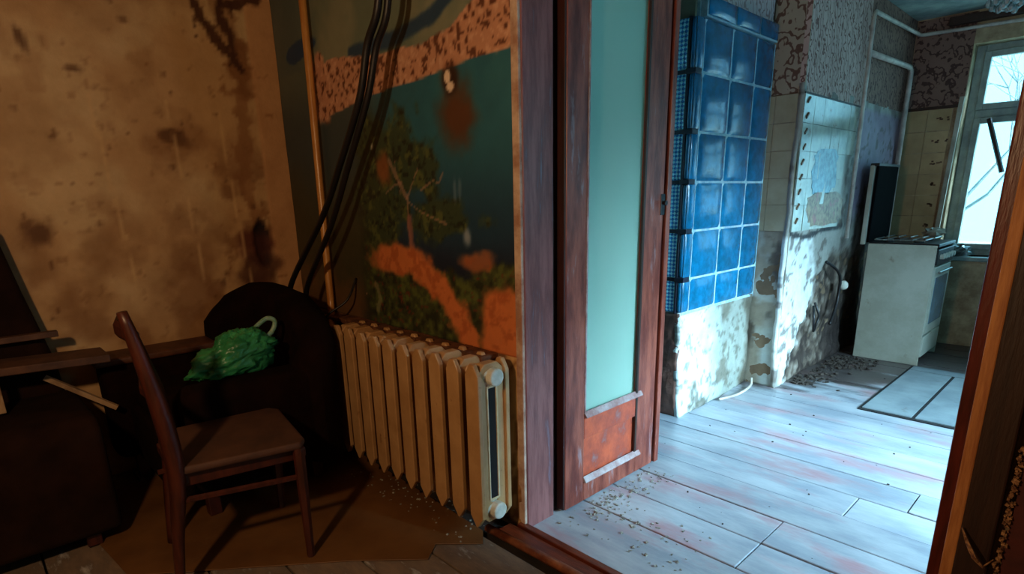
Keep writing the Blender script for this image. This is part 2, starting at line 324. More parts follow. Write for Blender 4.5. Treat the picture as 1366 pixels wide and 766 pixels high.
# left wall with stains
def c_left(u, v):   # u = Y+1.9 , v = z
    y = u-1.9; z = v
    c = np.tile(np.array([194., 156, 110]), (len(u), 1))
    n = vnoise(y+5, z, 2.2, 1); n2 = vnoise(y+5, z, 7, 2); n3 = vnoise(y+5, z, 24, 3)
    c = mixc(c, (212, 184, 140), sm(.5, .7, n)*.7); c = mixc(c, (168, 130, 88), sm(.5, .7, vnoise(y+9, z, 3, 9))*.5)
    c = mixc(c, (150, 108, 68), sm(.56, .74, n2)*.35); c = mixc(c, (120, 82, 50), sm(.68, .8, n3)*.35)
    low = 1-sm(1.0, 1.45, z); right = sm(.6, 1.2, y)
    c = mixc(c, (134, 92, 56), sm(.42, .66, vnoise(y+2, z+3, 4.5, 5))*low*.6)
    c = mixc(c, (112, 70, 40), sm(.46, .64, vnoise(y+2, z+7, 8, 6))*right*(1-sm(1.3, 1.8, z))*.65)
    c = mixc(c, (200, 150, 104), sm(1.335, 1.345, y+(z-1.2)*.0+(vnoise(y, z, 10, 7)-.5)*.03)*.85)       # the smooth corner strip
    c = mixc(c, (140, 92, 54), stroke(y, z, [(1.30, 2.1), (1.26, 1.7), (1.23, 1.4), (1.27, 1.2), (1.25, .8)], .035, 8, 1.3)*.6)
    c = mixc(c, (112, 64, 30), stroke(y, z, [(1.2, 2.35), (1.235, 2.2), (1.28, 2.05), (1.30, 1.9)], .05, 8, .8)*.4)
    for p in ([(1.12, 2.4), (1.10, 2.28), (1.12, 2.2), (1.17, 2.12), (1.25, 2.03), (1.29, 1.98)], [(1.25, 2.4), (1.22, 2.27), (1.21, 2.2), (1.26, 2.13), (1.26, 2.05)], [(1.22, 2.27), (1.3, 2.28), (1.40, 2.33)]):
        c = mixc(c, (62, 30, 14), stroke(y, z, p, .022, 4, 1.2)*.85)
    c = mixc(c, (70, 42, 22), blob(y, z, .93, 1.63, .06, .03, 4, .6, 1.3)*.8); c = mixc(c, (130, 84, 46), blob(y, z, .95, 1.62, .14, .08, 5)*.4)
    c = mixc(c, (86, 52, 28), blob(y, z, .32, 1.22, .06, .05, 6, .6, 1.5)*.8)
    c = mixc(c, (60, 32, 18), blob(y, z, .40, 2.0, .02, .06, 6, .4, .6, .3)*.6); c = mixc(c, (66, 36, 20), blob(y, z, .56, 1.9, .04, .02, 6, .4, .9)*.6)
    c = mixc(c, (26, 10, 8), blob(y, z, 1.275, 1.12, .045, .14, 7, .15, .5, .08))
    c = mixc(c, (80, 30, 22), blob(y, z, 1.24, 1.10, .09, .08, 9, .4, .9)*.7)
    c = mixc(c, (60, 26, 16), blob(y, z, 1.22, .93, .13, .1, 11, .5, .9)*.7)
    for yy in (.62, .93, 1.16):
        c = mixc(c, (216, 180, 130), stroke(y, z, [(yy-.02, 1.8), (yy+.0, 1.4), (yy+.03, .9)], .006, 5, 1)*.6)
    for k in range(60):
        a, b = rng.uniform(-.2, 1.3), rng.uniform(.7, 2.3); c = mixc(c, (84, 50, 28), blob(y, z, a, b, rng.uniform(.005, .014), rng.uniform(.005, .014), k, .6, 1.2)*.5)
    return c
def d_left(u, v):
    y = u-1.9
    return (vnoise(u, v, 5, 21)-.5)*.012-.02*blob(y, v, 1.275, 1.12, .04, .13, 7, .2, .5, .08)+.004*sm(1.335, 1.345, y+(vnoise(y, v, 10, 7)-.5)*.03)
wl = struct(painted('wall_left', m_vwall, (XL, -1.9, -.02), (0, 1, 0), (0, 0, 1), 1.9+YM+.02, 2.92, .014, c_left, d_left, solid=.1))
# doorway wall (mural hangs on it)
m_wfront = m_plain
wd = MB(); wd.box(XL-.1, -1.52, YM, 1.66, -.05, 2.9); wd.box(-1.52, -.16, YM, 1.66, 2.42, 2.9); wd.box(-.16, 1.7, YM+.012, 1.66, -.05, 2.9)
wd = struct(wd.obj('wall_doorway', m_plain))
struct(MB().box(XL-.1, 1.7, -2.0, -1.9, -.05, 2.9).obj('wall_back', m_plain))
struct(MB().box(1.6, 1.7, -1.9, 1.6, -.05, 2.9).obj('wall_right', m_plain))
struct(MB().box(XL-.1, 1.7, -2.0, 1.66, 2.9, 3.0).obj('ceiling', m_plain))
# photo mural
def c_mural(u, v):
    x = u+XL; z = v+.715
    c = np.tile(np.array([38., 98, 116]), (len(u), 1))                     # teal sky / sea
    n1 = vnoise(x+5, z, 3, 31); n2 = vnoise(x+5, z, 12, 32); n3 = vnoise(x+5, z, 30, 33); n4 = vnoise(x+7, z, 45, 34)
    c = mixc(c, (22, 52, 74), sm(1.5, 1.15, z)*.9 if False else (1-sm(1.15, 1.55, z))*.9)
    c = mixc(c, (52, 118, 130), sm(.5, .7, n1)*sm(1.4, 1.7, z)*.5)
    c = mixc(c, (20, 24, 42), (1-sm(1.08, 1.25, z+n1*.1))*.8)
    # left strip: grey-teal fading to olive brown
    left = 1-sm(-2.55, -2.3, x+(n1-.5)*.2)
    ls = mixc(np.tile(np.array([92., 104, 92]), (len(u), 1)), (54, 70, 74), 1-sm(1.6, 2.0, z)); ls = mixc(ls, (62, 60, 38), 1-sm(1.1, 1.6, z+(n1-.5)*.3))
    ls = mixc(ls, (112, 76, 46), (1-sm(.75, 1.05, z+(n2-.5)*.3))*.8)
    c = c*(1-left[:, None])+ls*left[:, None]
    dk = (1-sm(.0, .14, np.abs(x+2.5+(z-1.3)*-.1)+(n2-.5)*.1))*(1-sm(1.5, 1.75, z))
    c = mixc(c, (36, 40, 24), dk*.8)
    # tree crown and bushes
    crown = np.maximum(blob(x, z, -2.22, 1.43, .26, .17, 35, .3, .9), blob(x, z, -2.42, 1.3, .16, .35, 36, .3, .7))
    crown = np.maximum(crown, blob(x, z, -1.98, 1.22, .2, .07, 37, .3, 1.0))
    c = mixc(c, (52, 66, 40), crown*.9); c = mixc(c, (92, 100, 52), crown*sm(.55, .7, n3)*.8); c = mixc(c, (24, 30, 20), crown*sm(.5, .4, n4) if False else crown*(1-sm(.32, .45, n4))*.8)
    c = mixc(c, (150, 84, 44), blob(x, z, -2.36, 1.43, .05, .06, 38, .5, .8)*.8); c = mixc(c, (225, 220, 200), blob(x, z, -2.44, 1.53, .013, .014, 38)*.8)
    for p in ([(-2.18, 1.08), (-2.19, 1.2), (-2.185, 1.3), (-2.24, 1.37), (-2.30, 1.45)], [(-2.185, 1.29), (-2.1, 1.25), (-2.0, 1.22), (-1.92, 1.2)], [(-2.19, 1.3), (-2.14, 1.37), (-2.1, 1.42)], [(-2.1, 1.33), (-2.0, 1.37), (-1.96, 1.36), (-1.93, 1.4)], [(-2.24, 1.37), (-2.28, 1.36), (-2.35, 1.33)]):
        c = mixc(c, (176, 134, 112), stroke(x, z, p, .008 if p[0][1] < 1.1 else .0045, 6, 1.3)*.6)
    c = mixc(c, (148, 96, 84), stroke(x, z, [(-2.175, 1.06), (-2.185, 1.22)], .02, 6, .8)*.8)
    # pale buildings / ripples in the distance
    c = mixc(c, (104, 128, 148), np.maximum(blob(x, z, -1.86, 1.33, .012, .05, 40), blob(x, z, -1.83, 1.33, .01, .04, 40))*.55)
    c = mixc(c, (160, 170, 180), blob(x, z, -1.80, 1.16, .02, .03, 41, .6, 1.2)*.8)
    # foreground rocks and bushes
    gt = 1.09-.10*sm(-2.3, -1.9, x)+.08*sm(-1.85, -1.6, x)+(n2-.5)*.1
    fg = 1-sm(-.02, .02, z-gt); fg = fg*sm(-2.62, -2.5, x+(n2-.5)*.1)
    c = mixc(c, (58, 64, 34), fg); c = mixc(c, (90, 100, 46), fg*sm(.52, .7, n3)*.8); c = mixc(c, (28, 32, 20), fg*(1-sm(.36, .46, n3))*.7); c = mixc(c, (110, 44, 26), fg*sm(.66, .74, n4)*.7)
    rock = np.maximum(blob(x, z, -2.28, 1.04, .22, .07, 42, .25, .5), stroke(x, z, [(-2.15, 1.02), (-1.98, .93), (-1.84, .80), (-1.78, .70)], .06, 43, .5))
    rock = np.maximum(rock, blob(x, z, -1.6, .80, .14, .18, 44, .25, .5)); rock = np.maximum(rock, blob(x, z, -1.77, 1.06, .1, .04, 45, .4, .9)*.7)
    c = mixc(c, (214, 120, 66), rock*.95); c = mixc(c, (168, 84, 44), rock*sm(.5, .68, n3)*.7)
    c = mixc(c, (140, 140, 100), stroke(x, z, [(-2.5, .9), (-2.47, .84), (-2.5, .78)], .012, 6, 1)*.6)
    # sky above the arc, blue swoosh and the torn pinkish band
    lo = 1.778+(x+1.507)*.035+ (n2-.5)*.015-.25*sm(-2.4, -2.9, x) if False else 1.778+(x+1.507)*.04-.03*sm(0, 1, (-2.35-x)/.5)+(n2-.5)*.02
    hi = np.interp(x, [-2.9, -2.75, -2.4, -2.03, -1.84, -1.68, -1.5], [1.93, 1.94, 1.895, 1.875, 1.90, 1.97, 2.02])+(n2-.5)*.02
    above = sm(-.004, .004, z-hi)
    sky = mixc(np.tile(np.array([104., 118, 102]), (len(u), 1)), (140, 140, 116), sm(.5, .7, n1)*.7); sky = mixc(sky, (70, 86, 86), (1-sm(-3.1, -2.8, x))*.7)
    c = c*(1-above[:, None])+sky*above[:, None]
    c = mixc(c, (30, 62, 92), stroke(x, z, [(-2.55, 1.93), (-2.2, 1.925), (-1.95, 1.955), (-1.8, 2.02)], .03, 46, .25)*above*.9)
    c = mixc(c, (26, 62, 96), blob(x, z, -3.05, 2.025, .17, .045, 47, .1, .2, .1))
    band = sm(-2.92, -2.86, x+(n2-.5)*.08)*sm(-.004, .004, z-lo+.0)*(1-above)
    band = np.maximum(band, stroke(x, z, [(-2.86, 1.93), (-2.86, 1.72)], .06, 48, .5))
    c = mixc(c, (196, 142, 112), band); c = mixc(c, (92, 52, 36), band*sm(.58, .64, n4)*.9); c = mixc(c, (226, 178, 148), band*(1-sm(.3, .4, n4))*.6)
    c = mixc(c, (74, 60, 20), blob(x, z, -1.68, 2.0, .12, .04, 49, .3, 1.2)*sm(.5, .58, n4)*band)
    # stain and flake
    c = mixc(c, (96, 50, 26), blob(x, z, -1.83, 1.62, .10, .12, 50, .5, .5)*.9); c = mixc(c, (50, 24, 16), blob(x, z, -1.86, 1.72, .05, .05, 51, .4, .4)*.9)
    c = mixc(c, (238, 214, 190), np.maximum(blob(x, z, -1.875, 1.735, .018, .022, 52, .2, .3), blob(x, z, -1.86, 1.70, .022, .016, 53, .2, .3)))
    return c
mu = painted('photo_mural', m_vmural, (XL+.004, YM-.003, .715), (1, 0, 0), (0, 0, 1), 1.815, 2.18, .0085, c_mural, lambda u, v: (vnoise(u, v, 4, 60)-.5)*.003, solid=.002)
tag(mu, 'peeling seaside landscape photo mural pasted on the wall above the radiator', 'mural')
# plaster strip below mural and beside jamb
def c_low(u, v):
    c = np.tile(np.array([110., 72, 42]), (len(u), 1)); c = mixc(c, (70, 40, 22), sm(.45, .6, vnoise(u, v, 9, 70))*.7)
    e = sm(1.74, 1.76, u); c = mixc(c, (196, 152, 98), e); c = mixc(c, (130, 88, 50), e*sm(.55, .65, vnoise(u, v, 20, 71)))
    return c
painted('lower_plaster', m_vwall, (XL+.004, YM-.006, 0), (1, 0, 0), (0, 0, 1), 1.815, .715, .02, c_low, lambda u, v: (vnoise(u, v, 6, 72)-.5)*.008, parent=wd, solid=.004)
lg = MB()
for k in range(26):
    x0 = -2.93+k*.05
    lg.box(x0, x0+.05, 1.395+rng.uniform(-.006, .008), 1.482, .695, .716+rng.uniform(-.002, .003))
tag(lg.obj('wall_ledge', m_ledgew, None, .003, 1), 'ragged dirty brown ledge on the wall just behind the radiator top', 'ledge')
# door frame: left jamb, head, right jamb, threshold
t1 = struct(empty('trim_1', (-1.5, 1.57, 0)))
MB().box(-1.525, -1.487, 1.487, 1.640, -.02, 2.42).obj('jamb_post', m_jamb, t1, .004, 2)
MB().box(-1.527, -1.492, 1.474, 1.488, -.02, 2.42).obj('jamb_edge', m_paleedge, t1, .003, 2)
MB().box(-1.62, -1.508, 1.640, 1.70, 0, 2.30).obj('hinge_gap_filler', m_dkwood, t1, .004, 2)  # added filler, dark colour stands for the shaded hinge gap
t2 = struct(empty('trim_2', (-.17, 1.57, 0)))
MB().box(-.192, -.164, 1.505, 1.66, 0, 2.42).obj('jamb_post', m_red, t2, .004, 2)
MB().box(-.165, -.142, 1.468, 1.52, 0, 2.42).obj('jamb_edge', m_bare, t2, .003, 2)['label'] = 'bare pine edge strip'
MB().box(-.1425, -.085, 1.462, 1.50, 0, 2.42).obj('casing_board', m_dkwood, t2, .004, 2)
t4 = struct(MB().box(-1.52, -.16, 1.49, 1.65, 2.30, 2.42).obj('trim_3', m_jamb, None, .004))
t3 = struct(empty('trim_4', (-.8, 1.42, 0)))
MB().box(-1.56, -.1, 1.375, 1.455, -.02, .012).obj('threshold_board', m_thresh, t3, .008, 3)
MB().tube([(-1.60, 1.365, .008), (-1.2, 1.375, .012), (-.1, 1.375, .012)], .017, 10).obj('threshold_bead', m_threshp, t3, smooth=True)
MB().box(-1.52, -.1, 1.455, 1.488, -.02, .022).obj('threshold_lip', m_thresh, t3, .004, 2)
# torn wallpaper edge and red wallpaper right of the door
wr = MB().box(-.066, 1.6, 1.478, 1.493, 0, 2.9).obj('red_wallpaper', m_redwall, wd)
tw = MB()
for k in range(900):
    z = rng.uniform(0, 2.4); x = -.070+math.sin(z*7)*.003+rng.normal(0, .003); q = rng.uniform(.0012, .0032)
    tw.box(x-q, x+q, 1.468+rng.uniform(0, .006), 1.482, z, z+q*rng.uniform(1, 3), Matrix.Rotation(rng.uniform(-.8, .8), 3, 'Y'))
tw.obj('torn_edge', m_torn, wd)['kind'] = 'stuff'
def spl0(P):
    P = [Vector(p) for p in P]; return [P[0], (P[0]+P[1])/2, P[1], (P[1]+P[2])/2, P[2], (P[2]+P[3])/2, P[3], (P[3]+P[4])/2, P[4]]
fp = MB(); P = [(-.140, 1.452, .60), (-.125, 1.44, .575), (-.108, 1.43, .55), (-.092, 1.44, .53), (-.078, 1.45, .55)]
fp.tube(spl0(P), [.002, .003, .005, .006, .006, .005, .004, .003, .002], 6, .5); tag(fp.obj('torn_flap', m_torn, wd), 'loose torn wallpaper flap', None)

# ================================================================== SETTING: kitchen
YB = 6.12; XK = -1.52; ZC = 2.62
fk = struct(MB().box(-2.7, 1.7, 1.47, 6.4, -.08, -.022).obj('floor_kitchen', m_gap))
for i in range(22):
    y0 = 1.61+.2135*i-(.122 if i == 0 else 0); y1 = 1.61+.2135*(i+1)
    if y0 > 6.15: break
    xs = [-2.65, -.775 if i in (1, 2) else rng.uniform(-.4, 1.1), 1.65] if i < 4 else [-2.65, rng.uniform(-1.1, 1.2), 1.65]
    for a, b in zip(xs[:-1], xs[1:]):
        s = rng.uniform(-.003, .002); MB().box(a+.002, b-.002, y0+(.0035 if i else 0), y1-.0035, -.024, s).obj('floorboard', m_kfloor, fk, .0025, 1)
struct(MB().box(-2.7, 1.7, 1.66, 6.4, ZC, ZC+.1).obj('ceiling_kitchen', m_kceil))
# kitchen left wall with small window out of view behind the door leaf
w = MB(); w.box(-2.7, -2.6, 1.66, 3.1, -.05, .9); w.box(-2.7, -2.6, 1.66, 3.1, 2.1, ZC); w.box(-2.7, -2.6, 1.66, 1.85, .9, 2.1); w.box(-2.7, -2.6, 2.6, 3.1, .9, 2.1)
w.box(-2.7, -1.765, 3.03, 3.05, 2.17, ZC); w.box(-2.7, -2.26, 3.03, 3.13, -.05, ZC); struct(w.obj('wall_kitchen_left', m_olive))
w2 = struct(empty('window_2', (-2.65, 2.22, .9)))
f = MB()
for a in ((1.85, 1.9, .9, 2.1), (2.55, 2.6, .9, 2.1), (1.9, 2.55, .9, .95), (1.9, 2.55, 2.05, 2.1), (2.2, 2.25, .95, 2.05)): f.box(-2.68, -2.63, *a)
f.obj('window_frame', m_frame, w2, .004); MB().box(-2.658, -2.654, 1.9, 2.55, .95, 2.05).obj('pane', m_glass, w2)
# right kitchen wall with window
w = MB(); w.box(1.6, 1.75, 1.66, 2.0, -.05, ZC); w.box(1.6, 1.75, 4.2, 6.4, -.05, ZC); w.box(1.6, 1.75, 2.0, 4.2, -.05, .85); w.box(1.6, 1.75, 2.0, 4.2, 2.25, ZC); struct(w.obj('wall_kitchen_right', m_plain))
w3 = struct(empty('window_3', (1.68, 3.1, .85))); f = MB()
for a in ((2.0, 2.06, .85, 2.25), (4.14, 4.2, .85, 2.25), (2.06, 4.14, .85, .91), (2.06, 4.14, 2.19, 2.25), (3.07, 3.13, .91, 2.19)): f.box(1.66, 1.71, *a)
f.obj('window_frame', m_frame, w3, .004); MB().box(1.682, 1.686, 2.06, 4.14, .91, 2.19).obj('pane', m_glass, w3)
# window wall
WX0, WX1, WZ0, WZ1 = -1.12, .55, .75, 2.38
w = MB(); w.box(-1.9, WX0, YB, YB+.22, -.05, ZC); w.box(WX1, 1.75, YB, YB+.22, -.05, ZC); w.box(WX0, WX1, YB, YB+.22, -.05, WZ0); w.box(WX0, WX1, YB, YB+.22, WZ1, ZC)
ww = struct(w.obj('wall_window', m_vkit if False else mat('beige_damp_plaster', (186, 166, 132), (140, 118, 90), 6, .7, .6, 30)))
MB().box(XK, WX0-.005, YB-.008, YB+.002, 1.945, ZC-.01).obj('wallpaper', m_wp3, ww)
MB().box(XK, WX0-.02, YB-.010, YB-.004, 1.925, 1.948).obj('wallpaper_edge', m_dkwood, ww)
tm = MB().box(-.081, .081, -.004, .004, -.081, .081).mesh('wall_tile'); tm.materials.append(m_bktile)
for r in range(7):
    for cidx, cx_ in enumerate((-1.437, -1.271)):
        o = inst('wall_tile', tm, ww, (cx_, YB-.004+rng.uniform(-.001, .001), 1.84-.17*r), (0, rng.uniform(-.01, .01), 0))
        if cidx == 1 and r < 6:
            d = MB(); s = [.05, .06, .04, .015, .015, .02][r]
            for q in range(7): d.box(*(lambda a: (a, a+.016))(-1.25+rng.uniform(-s, s)), YB-.0105, YB-.0085, *(lambda b: (b, b+.012))(1.84-.17*r+rng.uniform(-.012, .012)))
            if s > .02 or r: d.obj('tile_transfer', m_decal, ww)
# strip board left of window
MB().tube([(-1.155, YB-.02, .92), (-1.135, YB-.02, 2.0)], .022, 4).obj('edging_board', m_strip, ww)
# window itself
w1 = struct(empty('window_1', (-.3, YB+.14, WZ0))); YW = YB+.13
f = MB()
for a in ((WX0, WX0+.06, WZ0, WZ1), (WX1-.06, WX1, WZ0, WZ1), (WX0+.06, WX1-.06, WZ0, WZ0+.05), (WX0+.06, WX1-.06, WZ1-.05, WZ1), (WX0+.06, WX1-.06, 1.84, 1.90), (-.33, -.25, WZ0+.05, 1.84), (-.33, -.25, 1.90, WZ1-.05)): f.box(a[0], a[1], YW, YW+.06, a[2], a[3])
f.obj('window_frame', m_frame, w1, .005, 2)
for (x0, x1) in ((WX0+.06, -.33), (-.25, WX1-.06)):
    for (z0, z1) in ((WZ0+.05, 1.84), (1.90, WZ1-.05)):
        s = MB(); t = .045
        s.box(x0, x0+t, YW-.02, YW+.03, z0, z1); s.box(x1-t, x1, YW-.02, YW+.03, z0, z1); s.box(x0+t, x1-t, YW-.02, YW+.03, z0, z0+t); s.box(x0+t, x1-t, YW-.02, YW+.03, z1-t, z1)
        so = s.obj('sash', m_frame, w1, .004, 2); MB().box(x0+t, x1-t, YW+.004, YW+.008, z0+t, z1-t).obj('pane', m_glass, so)
MB().tube([(-.945, YB+.02, 1.82), (-.80, YB+.0, 1.41)], .017, 6).obj('window_stay', m_dkmetal, w1)['label'] = 'dark diagonal broken window bar'
sill = MB().box(WX0-.05, WX1+.05, YB-.07, YB+.14, .715, .75); sill.obj('window_sill', m_frame, w1, .006)
struct(MB().box(-1.3, 1.5, YB-.06, YB, 2.53, 2.59).obj('trim_5_shadow', m_dkwood, None, .004))  # added dark batten, stands for the shadowed gap under the ceiling
# outside
MB_g = struct(MB().box(-12, 12, 6.6, 30, -.9, -.8).obj('ground', m_grass))
def tree(x, y, s, label):
    t = MB()
    def br(p, d, l, r, k):
        q = p+d*l; mid = p+d*l*.5+Vector((rng.uniform(-.1, .1), 0, rng.uniform(-.05, .08)))*l
        t.tube([p, mid, q], [r, r*.8, r*.55], 5)
        if k: 
            for _ in range(3): br(q, (d+Vector((rng.uniform(-.9, .9), rng.uniform(-.5, .5), rng.uniform(-.5, .5)))).normalized(), l*.7, r*.55, k-1)
    br(Vector((x, y, -.85)), Vector((0, 0, 1)), 1.5*s, .04*s, 4)
    tag(t.obj('bare_tree', m_bark), label, 'tree')
tree(-1.9, 10.2, 1.1, 'bare leafless tree seen through the kitchen window')

# niche wall (faces the camera) and long wall beyond, with tiles
nw = MB(); nw.box(-2.2, XK-.012, 3.932, 4.05, -.05, ZC); 
nk = struct(nw.obj('wall_kitchen_niche', m_olive))
MB().box(-1.74, XK-.002, 3.921, 3.933, 1.876, ZC-.005).obj('wallpaper', m_wp1, nk)
cw = struct(MB().box(-2.2, -1.76, 3.051, 3.931, 2.28, ZC).obj('wall_kitchen_chimney', m_olive))
MB().box(-1.762, -1.75, 3.03, 3.93, 2.277, ZC-.005).obj('wallpaper', m_wp4, cw)
def c_niche(u, v):
    c = np.tile(np.array([150., 142, 124]), (len(u), 1)); n = vnoise(u+3, v, 6, 80)
    c = mixc(c, (172, 176, 166), sm(.5, .62, n)); c = mixc(c, (84, 74, 62), sm(.56, .66, vnoise(u+3, v, 5, 81))*.9)
    c = mixc(c, (180, 196, 196), (1-sm(.25, .6, v))*sm(.1, .15, u)*.7)
    return c
painted('niche_plaster', m_vkit, (-1.76, 3.924, 0), (1, 0, 0), (0, 0, 1), .235, 1.06, .015, c_niche, lambda u, v: (vnoise(u, v, 9, 82)-.5)*.014-.004, parent=nk, solid=.01)
tA = MB().box(-.0805, .0805, -.005, .005, -.0805, .0805).mesh('wall_tile'); tA.materials.append(m_ctile)
tB = MB().box(-.033, .033, -.005, .005, -.0805, .0805).mesh('wall_tile'); tB.materials.append(m_ctile)
for r in range(5):
    z = 1.79-.164*r
    inst('wall_tile', tA, nk, (-1.607, 3.922, z)); inst('wall_tile', tB, nk, (-1.723, 3.922, z))
def c_long(u, v):  # u = Y-3.92
    y = u+3.92; z = v
    c = np.tile(np.array([150., 150, 142]), (len(u), 1)); n = vnoise(y, z, 5, 90); n2 = vnoise(y, z, 16, 91)
    c = mixc(c, (112, 104, 98), sm(.5, .62, n)); c = mixc(c, (140, 120, 150), sm(4.95, 5.1, y)*(1-sm(1.85, 1.9, z))*sm(1.0, 1.2, z)*.7)
    low = 1-sm(1.0, 1.03, z)
    c = mixc(c, (214, 220, 216), blob(y, z, 4.12, .55, .34, .55, 92, .12, .35)*low)
    rub = sm(0, .12, (y-4.25)-(z*.75-.25)+(n2-.5)*.25)*(1-sm(.75, .9, z))
    c = mixc(c, (92, 78, 66), rub*.9); c = mixc(c, (44, 34, 30), rub*sm(.5, .62, n2)*.9); c = mixc(c, (150, 140, 128), rub*(1-sm(.34, .42, n2))*.7)
    c = mixc(c, (36, 26, 24), sm(4.7, 5.0, y)*(1-sm(.25, .7, z))*.8)  # darkness of the gap beside the cooker painted onto the low wall
    c = mixc(c, (30, 30, 34), stroke(y, z, [(3.95, 1.03), (4.2, 1.0), (4.5, 1.03), (4.9, 1.04)], .016, 93, .9)*.9)
    c = mixc(c, (70, 58, 50), sm(.62, .7, n2)*.6)
    return c
def d_long(u, v):
    y = u+3.92; n2 = vnoise(y, v, 16, 91)
    rub = sm(0, .15, (y-4.25)-(v*.75-.25)+(n2-.5)*.25)*(1-sm(.75, .95, v))
    return (vnoise(u, v, 7, 94)-.5)*.02-.03*rub*(n2+.3)+.02*(1-sm(0, .3, v))-.006
lw = struct(painted('wall_kitchen_long', m_vkit, (XK, 3.915, 0), (0, 1, 0), (0, 0, 1), YB-3.9, 1.93, .015, c_long, d_long, solid=.03))
MB().box(XK-.2, XK-.035, 3.93, YB+.2, -.05, ZC).obj('wall_core', m_plain, lw)
MB().box(XK-.035, XK-.004, 3.92, 4.97, 1.875, ZC-.005).obj('wallpaper', m_wp2, lw)
MB().box(XK-.035, XK-.006, 4.97, YB, 1.92, ZC-.005).obj('wallpaper', m_wp3, lw)
MB().box(XK-.004, XK+.004, 3.93, 4.95, 1.868, 1.880).obj('wallpaper_edge', m_dkwood, lw)
tC = MB().box(-.005, .005, -.081, .081, -.0805, .0805).mesh('wall_tile'); tC.materials.append(m_ptile)
for r in range(5):
    for q in range(6):
        if (r, q) in ((4, 5), (3, 5), (2, 5)): continue
        inst('wall_tile', tC, lw, (XK+.004+rng.uniform(-.001, .001), 4.003+.165*q, 1.785-.164*r), (rng.uniform(-.006, .006), rng.uniform(-.006, .006), rng.uniform(-.012, .012)))
# faded transfers stuck on the tiles, window reflection partly painted into their colours
m_dblue = mat('faded_blue_transfer_reflection', (120, 170, 186), (70, 112, 132), 24, .25); m_dochre = mat('faded_ochre_transfer_reflection', (150, 128, 96), (96, 70, 54), 30, .35, c3=(150, 84, 84), c3t=(.55, .62), c3s=12)
def ragged(name, mt, y0, y1, z0, z1, seed):
    n = 28; rr = np.random.RandomState(seed); pts = []
    for k in range(n):
        a = 2*math.pi*k/n; q = 1-.22*rr.rand(); cx_ = math.copysign(abs(math.cos(a))**.5, math.cos(a)); sx_ = math.copysign(abs(math.sin(a))**.5, math.sin(a))
        pts.append(((y0+y1)/2+(y1-y0)/2*cx_*q, (z0+z1)/2+(z1-z0)/2*sx_*q))
    MB().prism(pts, 0, XK+.0085, XK+.0105).obj(name, mt, lw)
ragged('tile_transfer', m_dblue, 4.14, 4.62, 1.26, 1.58, 1); ragged('tile_transfer', m_dochre, 4.1, 4.82, 1.06, 1.30, 2)
for k in range(9):
    z = 1.82-.09*k; MB().tube([(XK+.009, 3.96, z), (XK+.011, 3.99, z+.03)], .009, 5).obj('tile_transfer', m_decal, lw)

# ================================================================== THINGS
# ---- blue tiled masonry stove
st = tag(empty('tiled_stove', (-1.95, 3.4, 0)), 'tall masonry heating stove clad in glossy blue tiles beside the door', 'stove')
MB().box(-2.25, -1.7215, 2.992, 3.92, .62, 2.165).box(-2.2, -1.75, 3.055, 3.92, 2.165, 2.275).obj('stove_core', m_grout, st)
def tilemesh(wd_, h, axis, b=.008):
    """glazed tile with eased rim and a gently bowed face, local frame: across a, up z, out d"""
    us = [-.5, -.44, -.3, -.12, .12, .3, .44, .5]; vs_ = [-.5, -.42, 0, .42, .5]; nu, nv = len(us), len(vs_); v = []; fs = []
    for q in vs_:
        for p in us:
            e = 1 if abs(p) < .5 and abs(q) < .5 else 0; d = e*(.004+.007*(1-(p/.5)**2))
            v.append((d, p*wd_, q*h) if axis == 0 else (p*wd_, -d, q*h))
    for j in range(nv-1):
        for i in range(nu-1): k = j*nu+i; fs.append((k, k+1, k+nu+1, k+nu) if axis == 0 else (k, k+nu, k+nu+1, k+1)[::-1])
    me = bpy.data.meshes.new('stove_tile'); me.from_pydata(v, [], fs); me.update()
    for p in me.polygons: p.use_smooth = True
    me.materials.append(m_btile); return me
zr = [2.172, 1.913, 1.618, 1.36, 1.096, .826, .632]; yc = [(2.985, 3.062), (3.068, 3.372), (3.378, 3.672), (3.678, 3.915)]
cache = {}
for (za, zb) in zip(zr[:-1], zr[1:]):
    for (ya, yb) in yc:
        k = (round(yb-ya, 3), round(za-zb, 3))
        if k not in cache: cache[k] = tilemesh(yb-ya-.003, za-zb-.010, 0)
        inst('stove_tile', cache[k], st, (-1.722, (ya+yb)/2, (za+zb)/2))
for (ya, yb) in yc[1:]:
    k = (yb-ya, 'c')
    if k not in cache: cache[k] = tilemesh(yb-ya-.004, .09, 0)
    inst('cornice_tile', cache[k], st, (-1.708, (ya+yb)/2, 2.228))
MB().box(-1.76, -1.712, 3.06, 3.92, 2.176, 2.275).obj('cornice', m_grout, st)
for (za, zb) in zip(zr[:-1], zr[1:]):
    for (xa, xb) in ((-1.752, -1.724), (-1.915, -1.758), (-2.08, -1.921)):
        k = ('s', round(xb-xa, 3), round(za-zb, 3))
        if k not in cache:
            cache[k] = tilemesh(xb-xa-.004, za-zb-.01, 1)
            if xb-xa > .1: cache[k].materials.clear(); cache[k].materials.append(m_diamond)
        o = inst('side_tile', cache[k], st, ((xa+xb)/2, 2.988, (za+zb)/2))
cl = MB()
for z in zr[1:6]: 
    for _ in (0,): MB().box(-1.770, -1.708, 2.972, 3.035, z-.014, z+.014).obj('tile_clip', m_cap, st, .004)
    MB().box(-1.92, -1.770, 2.976, 2.992, z-.01, z+.01).obj('tile_clip', m_cap, st, .003)
MB().box(-1.764, -1.750, 2.974, 2.992, .63, 2.172).obj('corner_bead', m_cap, st, .003)
